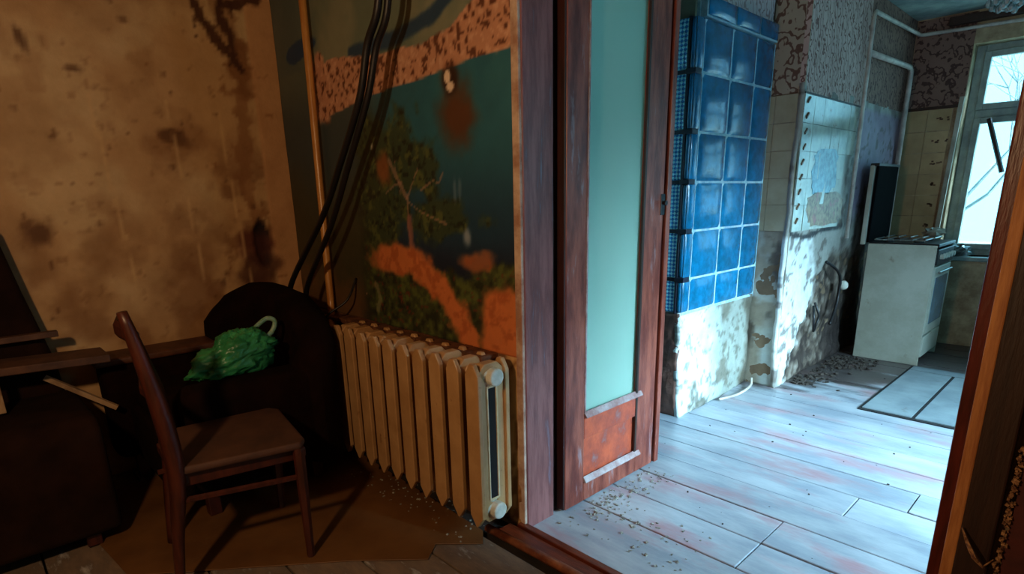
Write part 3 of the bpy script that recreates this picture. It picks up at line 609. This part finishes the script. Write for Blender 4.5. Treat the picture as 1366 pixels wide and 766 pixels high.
def c_base(u, v):
    c = np.tile(np.array([178., 186, 184]), (len(u), 1)); n = vnoise(u+1, v, 7, 100); n2 = vnoise(u+1, v, 26, 101)
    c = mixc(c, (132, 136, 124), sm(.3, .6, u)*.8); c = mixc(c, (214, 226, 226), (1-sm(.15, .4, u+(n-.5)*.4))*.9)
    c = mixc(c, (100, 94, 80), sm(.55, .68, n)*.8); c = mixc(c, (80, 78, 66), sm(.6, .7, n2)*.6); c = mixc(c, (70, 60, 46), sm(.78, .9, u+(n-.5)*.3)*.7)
    return c
painted('plaster_base', m_vkit, (-1.722, 2.985, 0), (0, 1, 0), (0, 0, 1), .93, .635, .012, c_base, lambda u, v: (vnoise(u, v, 8, 102)-.5)*.03-.006+.03*(1-sm(0, .5, v))*(1-sm(.5, .9, u)), parent=st, solid=.03)
MB().box(-2.25, -1.745, 3.0, 3.92, 0, .63).obj('stove_foot', m_rust, st)
sb = painted('brick_side', m_vkit, (-2.2, 2.985, 0), (1, 0, 0), (0, 0, 1), .475, .63, .015, lambda u, v: mixc(mixc(np.tile(np.array([112., 76, 64]), (len(u), 1)), (66, 44, 38), sm(.4, .7, vnoise(u, v, 12, 103))), (128, 92, 80), sm(.6, .75, vnoise(u, v, 18, 104))*.6), lambda u, v: (vnoise(u, v, 12, 105)-.5)*.03, parent=st, solid=.02)
# ---- open glazed door leaf
dl = struct(empty('door_1', (-1.47, 1.72, 0))); X0, X1 = -1.50, -1.458
MB().box(X0, X1, 1.680, 1.800, .01, 2.26).obj('stile', m_door, dl, .004, 2)
MB().box(X0, X1-.004, 1.672, 1.6815, .012, 2.26).obj('stile_edge_shade', m_edgeshade, dl, .002)  # dark strip laid over the stile end, its shade held in the colour
MB().box(X0, X1, 2.185, 2.33, .01, 2.26).obj('stile', m_door, dl, .004, 2)
MB().box(X0+.004, X1+.008, 2.345, 2.378, .01, 2.26).obj('meeting_strip', m_door, dl, .004, 2)
MB().box(X0+.004, X1-.012, 2.33, 2.345, .01, 2.26).obj('rebate', m_dkwood, dl)
MB().box(X0, X1, 1.80, 2.185, 2.16, 2.26).obj('top_rail', m_door, dl, .004)
MB().box(X0, X1, 1.80, 2.185, .30, .405).obj('lock_rail', m_panel, dl, .004)
MB().box(X0+.012, X1-.014, 1.80, 2.185, .10, .30).obj('panel', m_panel, dl, .003)
MB().box(X0, X1, 1.80, 2.185, .01, .10).obj('bottom_rail', m_door, dl, .004)
for z in (.405, .105): MB().prism([(X1-.004, z-.008), (X1+.013, z-.008), (X1+.013, z-.003), (X1-.004, z+.020)], 1, 1.802, 2.215).obj('moulding', m_ledge, dl, .003, 2)
MB().box(X1-.008, X1+.004, 2.172, 2.187, .12, 2.16).obj('glazing_bead', m_dkwood, dl, .002)
MB().box(X1-.008, X1+.003, 1.798, 1.808, .42, 2.16).obj('glazing_bead', m_ledge, dl, .002)
MB().box(-1.482, -1.478, 1.795, 2.19, .40, 2.17).obj('glass_pane', m_frost, dl)
h = MB(); h.tube([(X1, 2.32, 1.262), (X1+.022, 2.32, 1.262)], [.008, .012], 8); h.box(X1-.001, X1+.004, 2.305, 2.335, 1.21, 1.30)
h.obj('door_latch', m_dkmetal, dl, .002)
# ---- radiator
ra = tag(empty('cast_iron_radiator', (-2.05, 1.35, .07)), 'cream cast iron radiator of ten sections on the wall beside the doorway', 'radiator')
def section(last=False):
    b = MB()
    # column ring in YZ, extruded along X
    def ring(y0, y1, z0, z1, t, x0, x1, ch=.03):
        o = [(y0, z0+ch), (y0, z1-ch), (y0+ch, z1), (y1-ch, z1), (y1, z1-ch), (y1, z0+ch), (y1-ch, z0), (y0+ch, z0)]
        c2 = ch*.5
        i = [(y0+t, z0+.09), (y0+t, z1-.09), (y0+t+c2*.6, z1-.08), (y1-t-c2*.6, z1-.08), (y1-t, z1-.09), (y1-t, z0+.09), (y1-t-c2*.6, z0+.08), (y0+t+c2*.6, z0+.08)]
        n = 8; vs = [(x0, *p) for p in o]+[(x0, *p) for p in i]+[(x1, *p) for p in o]+[(x1, *p) for p in i]; fs = []
        for k in range(n):
            q = (k+1) % n
            fs += [(k, q, n+q, n+k), (2*n+k, 3*n+k, 3*n+q, 2*n+q), (k, 2*n+k, 2*n+q, q), (n+k, n+q, 3*n+q, 3*n+k)]
        b.add(vs, fs)
    ring(-.062, .062, .012, .65, .040, -.022, .022)
    # front and back plates with pointed ends
    for y0, y1, s in ((-.078, -.058, 1), (.058, .078, -1)):
        pts = [(-.036, .045), (-.036, .615), (-.012, .655), (.012, .655), (.036, .615), (.036, .045), (.004, .0), (-.004, .0)]
        b.prism(pts, 1, y0, y1)
    return b
sec = section().mesh('radiator_section'); sec.materials.append(m_rad)
hubs = MB()
for k in range(10):
    x = -2.555+.1115*k; o = inst('section', sec, ra, (x, 1.348, .073+.0025*math.sin(k*2))); bv = o.modifiers.new('bevel', 'BEVEL'); bv.width = .008; bv.segments = 3; bv.limit_method = 'ANGLE'
import bmesh as _b
_bm = _b.new(); _bm.from_mesh(sec); _b.ops.recalc_face_normals(_bm, faces=_bm.faces); _bm.to_mesh(sec); _bm.free()
MB().tube([(-2.62, 1.348, .67), (-1.53, 1.348, .67)], .032, 12).obj('header_pipe', m_rad, ra, smooth=True)
MB().tube([(-2.62, 1.348, .13), (-1.53, 1.348, .13)], .032, 12).obj('header_pipe', m_rad, ra, smooth=True)
for z in (.67, .13):
    MB().ball((-1.555, 1.348, z), .05, 12, 8, (.7, 1.25, .95)).obj('end_boss', m_chip, ra, smooth=True)
    MB().tube([(-1.545, 1.352, z), (-1.50, 1.352, z)], .034, 12).obj('end_plug', m_plug, ra, .006, 2)['label'] = 'white painted end plug'
rr = MB(); x = -1.529
for a in ((1.321, 1.328, .175, .635), (1.366, 1.373, .175, .635), (1.328, 1.366, .628, .636), (1.328, 1.366, .172, .180)): rr.box(x-.01, x+.004, *a)
rr.obj('slot_rim', m_radrim, ra, .002); MB().box(x-.006, x-.001, 1.328, 1.366, .18, .63).obj('slot_shade', m_black, ra)  # black sheet standing in for the darkness inside the slot
MB().tube([(-2.40, 1.41, .6), (-2.40, 1.475, .6)], .012, 6).obj('wall_bracket', m_rad, ra)
MB().tube([(-1.75, 1.41, .6), (-1.75, 1.475, .6)], .012, 6).obj('wall_bracket', m_rad, ra)
# ---- vertical heating pipe + cables
pp = MB().tube([(-2.875, 1.44, 2.88), (-2.885, 1.44, 2.0), (-2.915, 1.44, .8), (-2.90, 1.43, .70), (-2.80, 1.38, .665), (-2.61, 1.35, .665)], .0185, 12)
tag(pp.obj('heating_pipe', m_brass, None, smooth=True), 'yellow-cream vertical heating pipe running up the mural to the ceiling', 'pipe')
def spl(pts, n=8):
    P = [Vector(p) for p in pts]; P = [P[0]*2-P[1]]+P+[P[-1]*2-P[-2]]; out = []
    for i in range(1, len(P)-2):
        for k in range(n):
            t = k/n; a, b, c, d = P[i-1:i+3]; out.append(.5*((2*b)+(c-a)*t+(2*a-5*b+4*c-d)*t*t+(3*b-a-3*c+d)*t**3))
    return out+[P[-2]]
c1 = [(-1.96, 1.34, 2.86), (-1.98, 1.30, 2.3), (-2.02, 1.3, 1.99), (-2.119, 1.3, 1.861), (-2.204, 1.3, 1.69), (-2.401, 1.3, 1.463), (-2.628, 1.3, 1.227), (-3.07, 1.3, .87), (-3.12, 1.33, .74)]
c2 = [(-1.94, 1.36, 2.86), (-1.96, 1.32, 2.3), (-2.0, 1.325, 1.98), (-2.10, 1.325, 1.85), (-2.185, 1.32, 1.68), (-2.38, 1.315, 1.43), (-2.58, 1.315, 1.19), (-2.91, 1.315, .87), (-2.95, 1.33, .74)]
def loft(p): return p
tag(MB().tube(spl(c1), .0145, 8).obj('cable', m_cable, None, smooth=True), 'thick black cable hanging across the mural, the left one of the pair', 'cable')
tag(MB().tube(spl(c2), .0135, 8).obj('cable', m_cable, None, smooth=True), 'thick black cable hanging across the mural, the right one of the pair', 'cable')
tag(MB().tube(spl([(-2.76, 1.30, .62), (-2.72, 1.31, .74), (-2.66, 1.40, .82), (-2.68, 1.474, .92)]), .006, 6).obj('wire', m_cable, None, smooth=True), 'thin dark wire curling up at the left end of the radiator', 'cable')
# ---- corner armchair
ac = tag(empty('tub_armchair', (-2.8, .85, 0)), 'dark brown tub armchair with high rounded back in the far corner', 'armchair')
def shell(path, hts, th, z0, name, mt, par):
    P = spl([(x, y, 0) for x, y in path], 6); n = len(P); H = np.interp(np.linspace(0, 1, n), np.linspace(0, 1, len(hts)), hts)
    v = []; f = []; prof = [(0, 0), (0, .5), (0, .88), (.12, .97), (.5, 1.0), (.88, .97), (1, .88), (1, .5), (1, 0)]; k = len(prof)
    for i, p in enumerate(P):
        t = (P[min(i+1, n-1)]-P[max(i-1, 0)]).normalized(); nn = Vector((-t.y, t.x, 0))
        for a, b in prof: q = p+nn*th*(a-.5); v.append((q.x, q.y, z0+(H[i]-z0)*b))
    for i in range(n-1):
        for j in range(k-1): f.append((i*k+j, (i+1)*k+j, (i+1)*k+j+1, i*k+j+1))
    f += [tuple(range(k)), tuple(range(n*k-1, (n-1)*k-1, -1))]
    return MB().add(v, f).obj(name, mt, par, smooth=True)
shell([(-2.46, 1.05), (-2.55, 1.165), (-2.85, 1.175), (-3.1, 1.15), (-3.205, 1.02), (-3.215, .90)], [.60, .75, .875, .90, .89, .83, .72], .16, .12, 'backrest', m_uph, ac)
MB().box(-3.3, -3.12, .40, .95, .12, .60).obj('armrest', m_uph, ac, .05, 4, True)
MB().box(-2.62, -2.44, .56, 1.14, .12, .575).obj('armrest', m_uph, ac, .05, 4, True)
MB().box(-3.31, -3.11, .38, 1.0, .585, .62).obj('arm_rim', m_armw, ac, .012, 3)
MB().box(-3.14, -2.56, .48, 1.16, .12, .40).obj('seat_base', m_uph, ac, .03, 3)
MB().box(-3.11, -2.62, .50, 1.14, .38, .50).obj('seat_cushion', m_uph, ac, .045, 4, True)
MB().box(-3.26, -2.5, .5, .56, .12, .36).obj('front_apron', m_uph, ac, .02, 3)
for x, y in ((-3.2, .5), (-2.54, .62), (-3.2, 1.1), (-2.56, 1.1)): MB().box(x-.025, x+.025, y-.025, y+.025, 0, .13).obj('leg', m_chair, ac, .004)
# ---- near sofa-chair at left
sc = tag(empty('upholstered_armchair', (-2.9, -.2, 0)), 'worn dark brown armchair at the left edge, nearest the camera', 'armchair')
MB().prism([(-3.26, .05), (-2.58, .05), (-2.60, .47), (-2.66, .515), (-3.2, .50), (-3.26, .46)], 1, -.14, .30).obj('armrest', m_uph2, sc, .03, 4, True)
MB().prism([(-3.26, .05), (-2.58, .05), (-2.60, .47), (-2.66, .515), (-3.2, .50), (-3.26, .46)], 1, -.90, -.68).obj('armrest', m_uph2, sc, .03, 4, True)
MB().box(-3.2, -2.55, -.68, -.14, .06, .32).obj('seat_base', m_uph2, sc, .02, 3)
MB().box(-3.1, -2.53, -.67, -.15, .32, .45).obj('seat_cushion', m_uph2, sc, .045, 4, True)
MB().prism([(-.92, .4), (.27, .4), (.26, .62), (.20, .95), (.16, 1.2), (.05, 1.36), (-.4, 1.42), (-.75, 1.36), (-.88, 1.1)], 0, -3.31, -3.17).obj('backrest', m_uph2, sc, .04, 4, True)
for x, y in ((-2.64, .2), (-2.64, -.8), (-3.2, .2), (-3.2, -.8)): MB().box(x-.025, x+.025, y-.025, y+.025, 0, .07).obj('foot', m_chair, sc, .004)
# ---- broken table on it
bt = tag(empty('broken_stool', (-2.95, .1, .51)), 'broken wooden stool lying on the arm of the near armchair', 'stool')
RX = Matrix.Rotation
MB().box(-3.13, -2.93, -.20, .42, .668, .700, RX(-.04, 3, 'X')).obj('seat_board', m_lath, bt, .004)
MB().box(-3.14, -3.10, -.25, .28, .765, .790).obj('rail', m_lath, bt, .003)
MB().box(-2.96, -2.93, .02, .05, .524, .672).obj('leg', m_lathp, bt, .003)
MB().box(-3.13, -3.10, -.12, -.09, .524, .77).obj('leg', m_lathp, bt, .003)
MB().box(-2.96, -2.93, -.25, -.22, .524, .69).obj('leg', m_lathp, bt, .003)
lt = tag(MB().tube([(-3.10, .20, .60), (-3.02, .42, .425)], .014, 4).obj('loose_lath', m_lathp), 'thin pale lath sloping down between the two armchairs', 'stick')
# ---- wooden chair seen from the side
ch = tag(empty('wooden_chair', (-2.2, .6, 0)), 'reddish wooden chair with curved back post standing before the armchairs', 'chair')
def cbar(pts, w, name, mt, fl=1): return MB().tube(spl(pts, 5), w, 8, fl)
def post(x, y, par, name, k=1):
    P = [(x+.01, y-.055, 0), (x, y-.03, .2), (x, y, .42), (x, y-.005, .60), (x, y-.03, .8*k), (x, y-.06, .985*k)]
    q = spl(P, 5); n = len(q); r = np.interp(np.linspace(0, 1, n), [0, .2, .45, .65, .85, 1], [.019, .025, .038, .038, .030, .020])
    return MB().tube(q, list(r), 8, .75).obj(name, mt_, par, smooth=True)
mt_ = m_chair
post(-2.05, .405, ch, 'back_post'); post(-2.435, .475, ch, 'back_post', .93)
sp = [(-2.035, .39), (-1.945, .79), (-1.985, .82), (-2.36, .885), (-2.41, .86), (-2.455, .47)]
MB().prism(sp, 2, .425, .455).obj('seat', m_seat, ch, .012, 3)
MB().box(-2.05, -2.02, .40, .80, .375, .425, Matrix.Rotation(-.19, 3, 'Z')).obj('seat_rail', m_chair, ch, .004)
MB().box(-2.42, -2.39, .44, .86, .375, .425, Matrix.Rotation(-.1, 3, 'Z')).obj('seat_rail', m_chair, ch, .004)
MB().tube([(-1.98, .80, .40), (-2.37, .865, .40)], .024, 4).obj('seat_rail', m_chair, ch, .004)
MB().tube([(-2.05, .42, .40), (-2.43, .45, .40)], .024, 4).obj('seat_rail', m_chair, ch, .004)
for (x, y, dx) in ((-1.965, .785, .03), (-2.375, .86, .0)):
    MB().tube([(x, y, .43), (x+dx*.3, y-.005, .25), (x+dx, y-.015, 0)], [.021, .019, .014], 6).obj('front_leg', m_chair, ch)
MB().tube([(-2.05, .385, .335), (-1.965, .785, .315)], .011, 6).obj('stretcher', m_chair, ch)
MB().tube([(-2.43, .42, .30), (-2.375, .86, .30)], .011, 6).obj('stretcher', m_chair, ch)
MB().tube([(-2.05, .37, .90), (-2.24, .355, .905), (-2.435, .40, .90)], .03, 6, .35).obj('back_slat', m_chair, ch)
MB().tube([(-2.05, .40, .68), (-2.24, .39, .685), (-2.435, .43, .68)], .022, 6, .4).obj('back_slat', m_chair, ch)
ch.location.z = ac.location.z = .0075; sc.location.z = .0075
# ---- green bag
def bag():
    nu, nv = 72, 44; v = []; f = []
    cx_, cy_, cz = -2.63, .82, .66
    for i in range(nv+1):
        a = -math.pi/2+math.pi*i/nv
        for j in range(nu):
            b = 2*math.pi*j/nu; d = Vector((math.cos(a)*math.cos(b), math.cos(a)*math.sin(b), math.sin(a)))
            k = 1+.30*mn.noise(d*2.0+Vector((3, 1, 2)))+.22*(1-abs(mn.noise(d*3.7))*2.2)*.5+.16*(.5-abs(mn.noise(d*6.5+Vector((9, 0, 0)))))+.10*mn.noise(d*13)
            z = cz+d.z*.088*k; z = max(z, .583); v.append((cx_+d.x*.095*k, cy_+d.y*.155*k*(1-.25*d.z), z+(d.y*.035 if z > .6 else 0)))
    for i in range(nv):
        for j in range(nu): f.append((i*nu+j, i*nu+(j+1) % nu, (i+1)*nu+(j+1) % nu, (i+1)*nu+j))
    return MB().add(v, f)
bg_ = tag(empty('plastic_bag', (-2.63, .8, .58)), 'crumpled green plastic carrier bag on the corner armchair', 'bag')
bag().obj('bag_body', m_bag, bg_, smooth=True)
MB().tube(spl([(-2.66, .90, .72), (-2.66, .95, .765), (-2.665, 1.0, .79), (-2.66, 1.03, .77), (-2.655, 1.0, .72), (-2.65, .92, .69)]), .011, 8, .6).obj('handle', m_bagp, bg_, smooth=True)
MB().tube(spl([(-2.6, .84, .74), (-2.60, .90, .71), (-2.62, .96, .66)]), .018, 8, .5).obj('fold', m_bag, bg_, smooth=True)
# ---- hardboard sheet on the floor
sh = MB().prism([(-3.1, .16), (-2.30, .245), (-1.80, .86), (-1.60, 1.07), (-1.66, 1.15), (-1.53, 1.28), (-1.60, 1.34), (-3.2, 1.40)], 2, .0025, .007)
tag(sh.obj('hardboard_sheet', m_sheet, None, .001, 1), 'brown hardboard sheet lying over the boards under the chair and radiator', 'sheet')
# ---- gas cooker
ck = tag(empty('gas_cooker', (-1.18, 5.44, 0)), 'grimy white gas cooker with raised lid by the kitchen wall', 'cooker')
cy0, cy1, cx0, cx1 = 5.16, 5.72, -1.40, -.985
MB().box(cx0, cx1+.03, cy0, cy0+.012, .0, .90).obj('side_panel', m_cook, ck, .003)
MB().box(cx0, cx1, cy0+.012, cy1, .04, .86).obj('body', m_cookb, ck, .004)
MB().box(cx0, cx1+.03, cy1-.012, cy1, .0, .90).obj('side_panel', m_cook, ck, .003)
MB().box(cx1, cx1+.035, cy0+.03, cy1-.02, .06, .22).obj('drawer', m_cook, ck, .006)
ov = MB().box(cx1, cx1+.035, cy0+.03, cy1-.02, .235, .74).obj('oven_door', m_cook, ck, .006)
MB().box(cx1+.034, cx1+.039, cy0+.09, cy1-.09, .31, .66).obj('oven_window', m_ovenglass, ov)
MB().tube([(cx1+.055, cy0+.08, .70), (cx1+.055, cy1-.08, .70)], .009, 6).obj('handle', m_grate, ov)
MB().box(cx1, cx1+.04, cy0+.02, cy1-.02, .755, .87).obj('control_panel', m_dkmetal, ck, .006)
for k in range(5):
    MB().tube([(cx1+.04, cy0+.1+.09*k, .815), (cx1+.065, cy0+.1+.09*k, .815)], .018, 10).obj('knob', m_plug, ck)
MB().box(cx0, cx1+.04, cy0+.005, cy1-.005, .885, .91).obj('hob', m_dkmetal, ck, .005)
for (x, y) in ((-1.3, 5.3), (-1.1, 5.3), (-1.3, 5.58), (-1.1, 5.58)):
    MB().tube([(x, y, .91), (x, y, .925)], .035, 12).obj('burner', m_dkmetal, ck)
for y in (5.3, 5.58):
    g = MB()
    for x in (-1.36, -1.28, -1.2, -1.12, -1.04): g.tube([(x, y-.11, .935), (x, y+.11, .935)], .005, 4)
    for yy in (y-.11, y+.11): g.tube([(-1.37, yy, .93), (-1.03, yy, .93)], .005, 4)
    g.obj('pan_grate', m_grate, ck)
m_lid = mat('sooty_black_lid', (11, 11, 13), (7, 7, 9), 6, .9, spec=.03)
ld = MB().box(-1.425, -1.405, cy0+.02, cy1-.02, .905, 1.47).obj('lid', m_lid, ck, .006)
MB().box(-1.46, -1.428, cy0, cy0+.03, .89, 1.485).obj('lid_edge', m_cook, ck, .005)['label'] = 'white lid edge'
MB().box(-1.46, -1.40, cy0, cy1, 1.47, 1.49).obj('lid_top', m_dkmetal, ck, .004)
# clutter at window sill: crumpled foil heap
def crumple(name, c, s, mt, label, cat):
    v = []; f = []; nu, nv = 16, 10
    for i in range(nv+1):
        a = -math.pi/2+math.pi*i/nv
        for j in range(nu):
            b = 2*math.pi*j/nu; d = Vector((math.cos(a)*math.cos(b), math.cos(a)*math.sin(b), math.sin(a))); k = 1+.5*mn.noise(d*3+Vector(c)*5)
            v.append((c[0]+d.x*s[0]*k, c[1]+d.y*s[1]*k, max(c[2], c[2]+s[2]*(.6+d.z*k))))
    for i in range(nv):
        for j in range(nu): f.append((i*nu+j, i*nu+(j+1) % nu, (i+1)*nu+(j+1) % nu, (i+1)*nu+j))
    return tag(MB().add(v, f).obj(name, mt), label, cat)
crumple('crumpled_foil', (-.99, 6.09, .752), (.09, .05, .06), m_grate, 'crumpled grey foil heap on the window sill behind the cooker', 'foil')
crumple('crumpled_rag', (-1.08, 5.62, .942), (.07, .07, .04), m_strip, 'small grey rag heap on the far corner of the cooker top', 'rag')
# ---- kitchen pipes
tag(MB().tube([(XK+.03, 4.93, .95), (XK+.03, 4.90, 2.44), (XK+.03, 4.93, 2.475), (XK+.035, YB-.06, 2.50), (XK+.07, YB-.035, 2.50), (-.9, YB-.035, 2.49), (-.2, YB-.035, 2.47)], .014, 8).obj('gas_pipe', m_pipe, None, smooth=True), 'thin pale pipe rising by the tiles and turning along under the ceiling', 'pipe')
tag(MB().tube([(XK+.035, 4.93, 2.215), (XK+.035, 5.9, 2.245), (XK+.035, 5.96, 2.22), (XK+.035, 5.96, .6)], .02, 8).obj('gas_pipe', m_pipe, None, smooth=True), 'thicker pale pipe branching off and dropping behind the cooker lid', 'pipe')
# ---- floor hatch
ha = tag(empty('floor_hatch', (-.74, 4.45, 0)), 'grey cellar hatch of boards set on the kitchen floor by the cooker', 'hatch')
MB().box(-.98, -.30, 3.855, 5.12, .001, .006).obj('hatch_gap', m_black, ha)
for (x0, x1, y0, y1) in ((-.962, -.704, 3.885, 4.97), (-.684, -.44, 3.885, 4.97), (-.428, -.31, 3.885, 4.97), (-.962, -.31, 4.985, 5.10)):
    MB().box(x0, x1, y0, y1, .004, .011).obj('hatch_board', m_hatch, ha)
# ---- chandelier with drops
cn = tag(empty('glass_drop_lamp', (-.70, 4.6, 2.2)), 'small ceiling lamp with a cluster of silvery glass drops above the window', 'lamp')
MB().tube([(-.70, 4.6, ZC), (-.70, 4.6, 2.36)], .01, 8).obj('stem', m_grate, cn)
MB().tube([(-.70+.11*math.cos(t*math.pi/6), 4.6+.11*math.sin(t*math.pi/6), 2.345) for t in range(13)], .008, 6).obj('ring', m_grate, cn)
MB().tube([(-.70, 4.6, 2.40), (-.70, 4.6, 2.35)], [.03, .115], 12).obj('canopy', m_grate, cn)
dm = MB().ball((0, 0, 0), .017, 6, 4, (1, 1, 1.4)).mesh('drop'); dm.materials.append(m_crystal)
for k in range(26):
    a = k*2.4; r = .11*math.sqrt((k+.5)/26); inst('glass_drop', dm, cn, (-.70+r*math.cos(a), 4.6+r*math.sin(a), 2.325-.05*(1-r/.11)-.03*rng.rand()))
# ---- loose hose and rubble on kitchen wall
hs = spl([(XK+.01, 4.62, .80), (XK+.05, 4.72, .74), (XK+.05, 4.84, .66), (XK+.04, 4.88, .52), (XK+.05, 4.80, .40), (XK+.06, 4.70, .33)])
tag(MB().tube(hs, .011, 6).obj('hose', m_cable, None, smooth=True), 'dark hose end hanging from the broken plaster left of the cooker', 'hose')
tag(MB().tube([(XK+.02, 4.44, .50), (XK+.045, 4.40, .42), (XK+.045, 4.42, .32), (XK+.02, 4.50, .30), (XK+.04, 4.52, .42), (XK+.02, 4.46, .52)], .009, 6).obj('wire_loop', m_cable, None, smooth=True), 'bent dark wire loop on the damaged lower kitchen wall', 'wire')
tag(MB().ball((XK+.06, 4.90, .60), .035, 10, 8).obj('valve_knob', m_plug, None, smooth=True), 'round whitish knob on the wall in the gap left of the cooker', 'knob')
tag(MB().tube(spl([(-1.66, 3.42, .012), (-1.62, 3.6, .012), (-1.63, 3.8, .02), (-1.66, 3.88, .05)]), .009, 6).obj('floor_wire', m_pipe, None, smooth=True), 'pale wire lying along the foot of the blue stove', 'wire')
def crumbs(name, mt, pts, label):
    b = MB()
    for (x, y, z, s) in pts:
        R = Matrix.Rotation(rng.uniform(0, 3), 3, 'Z')@Matrix.Rotation(rng.uniform(-.5, .5), 3, 'X'); b.box(x-s, x+s, y-s*rng.uniform(.5, 1), y+s*.8, z, z+s*rng.uniform(.5, 1.1), R)
    tag(b.obj(name, mt), label, 'debris', kind='stuff')
P = [(rng.normal(-1.38, .05), rng.uniform(1.72, 2.3), .0, rng.uniform(.0015, .006)) for _ in range(170)]
P += [(rng.uniform(-1.45, -.9), rng.uniform(1.6, 1.95), .0, rng.uniform(.002, .006)) for _ in range(90)]
crumbs('plaster_crumbs', m_crumb, [p for p in P if p[0] > -1.445], 'scattered plaster crumbs on the floor along the open door leaf')
P = [(XK+.03+abs(rng.normal(0, .09)), rng.uniform(4.1, 5.1), .0, rng.uniform(.004, .014)) for _ in range(240)]
P += [(XK+rng.uniform(.03, .35), rng.uniform(4.75, 5.12), .0, rng.uniform(.004, .011)) for _ in range(120)]
crumbs('plaster_rubble', m_dark_crumb, P, 'dark rubble heaped along the foot of the broken kitchen wall')
P = [(rng.uniform(-1.7, -.5), rng.uniform(2.0, 4.8), .0, rng.uniform(.0015, .005)) for _ in range(50)]
crumbs('floor_chips', m_dark_crumb, P, 'small dark chips strewn over the pale kitchen floorboards')
P = [(rng.uniform(-2.5, -1.6), rng.uniform(1.2, 1.4), .007, rng.uniform(.0015, .005)) for _ in range(90)]
crumbs('paint_flakes', m_crumb, P, 'pale paint flakes on the floor beneath the radiator')
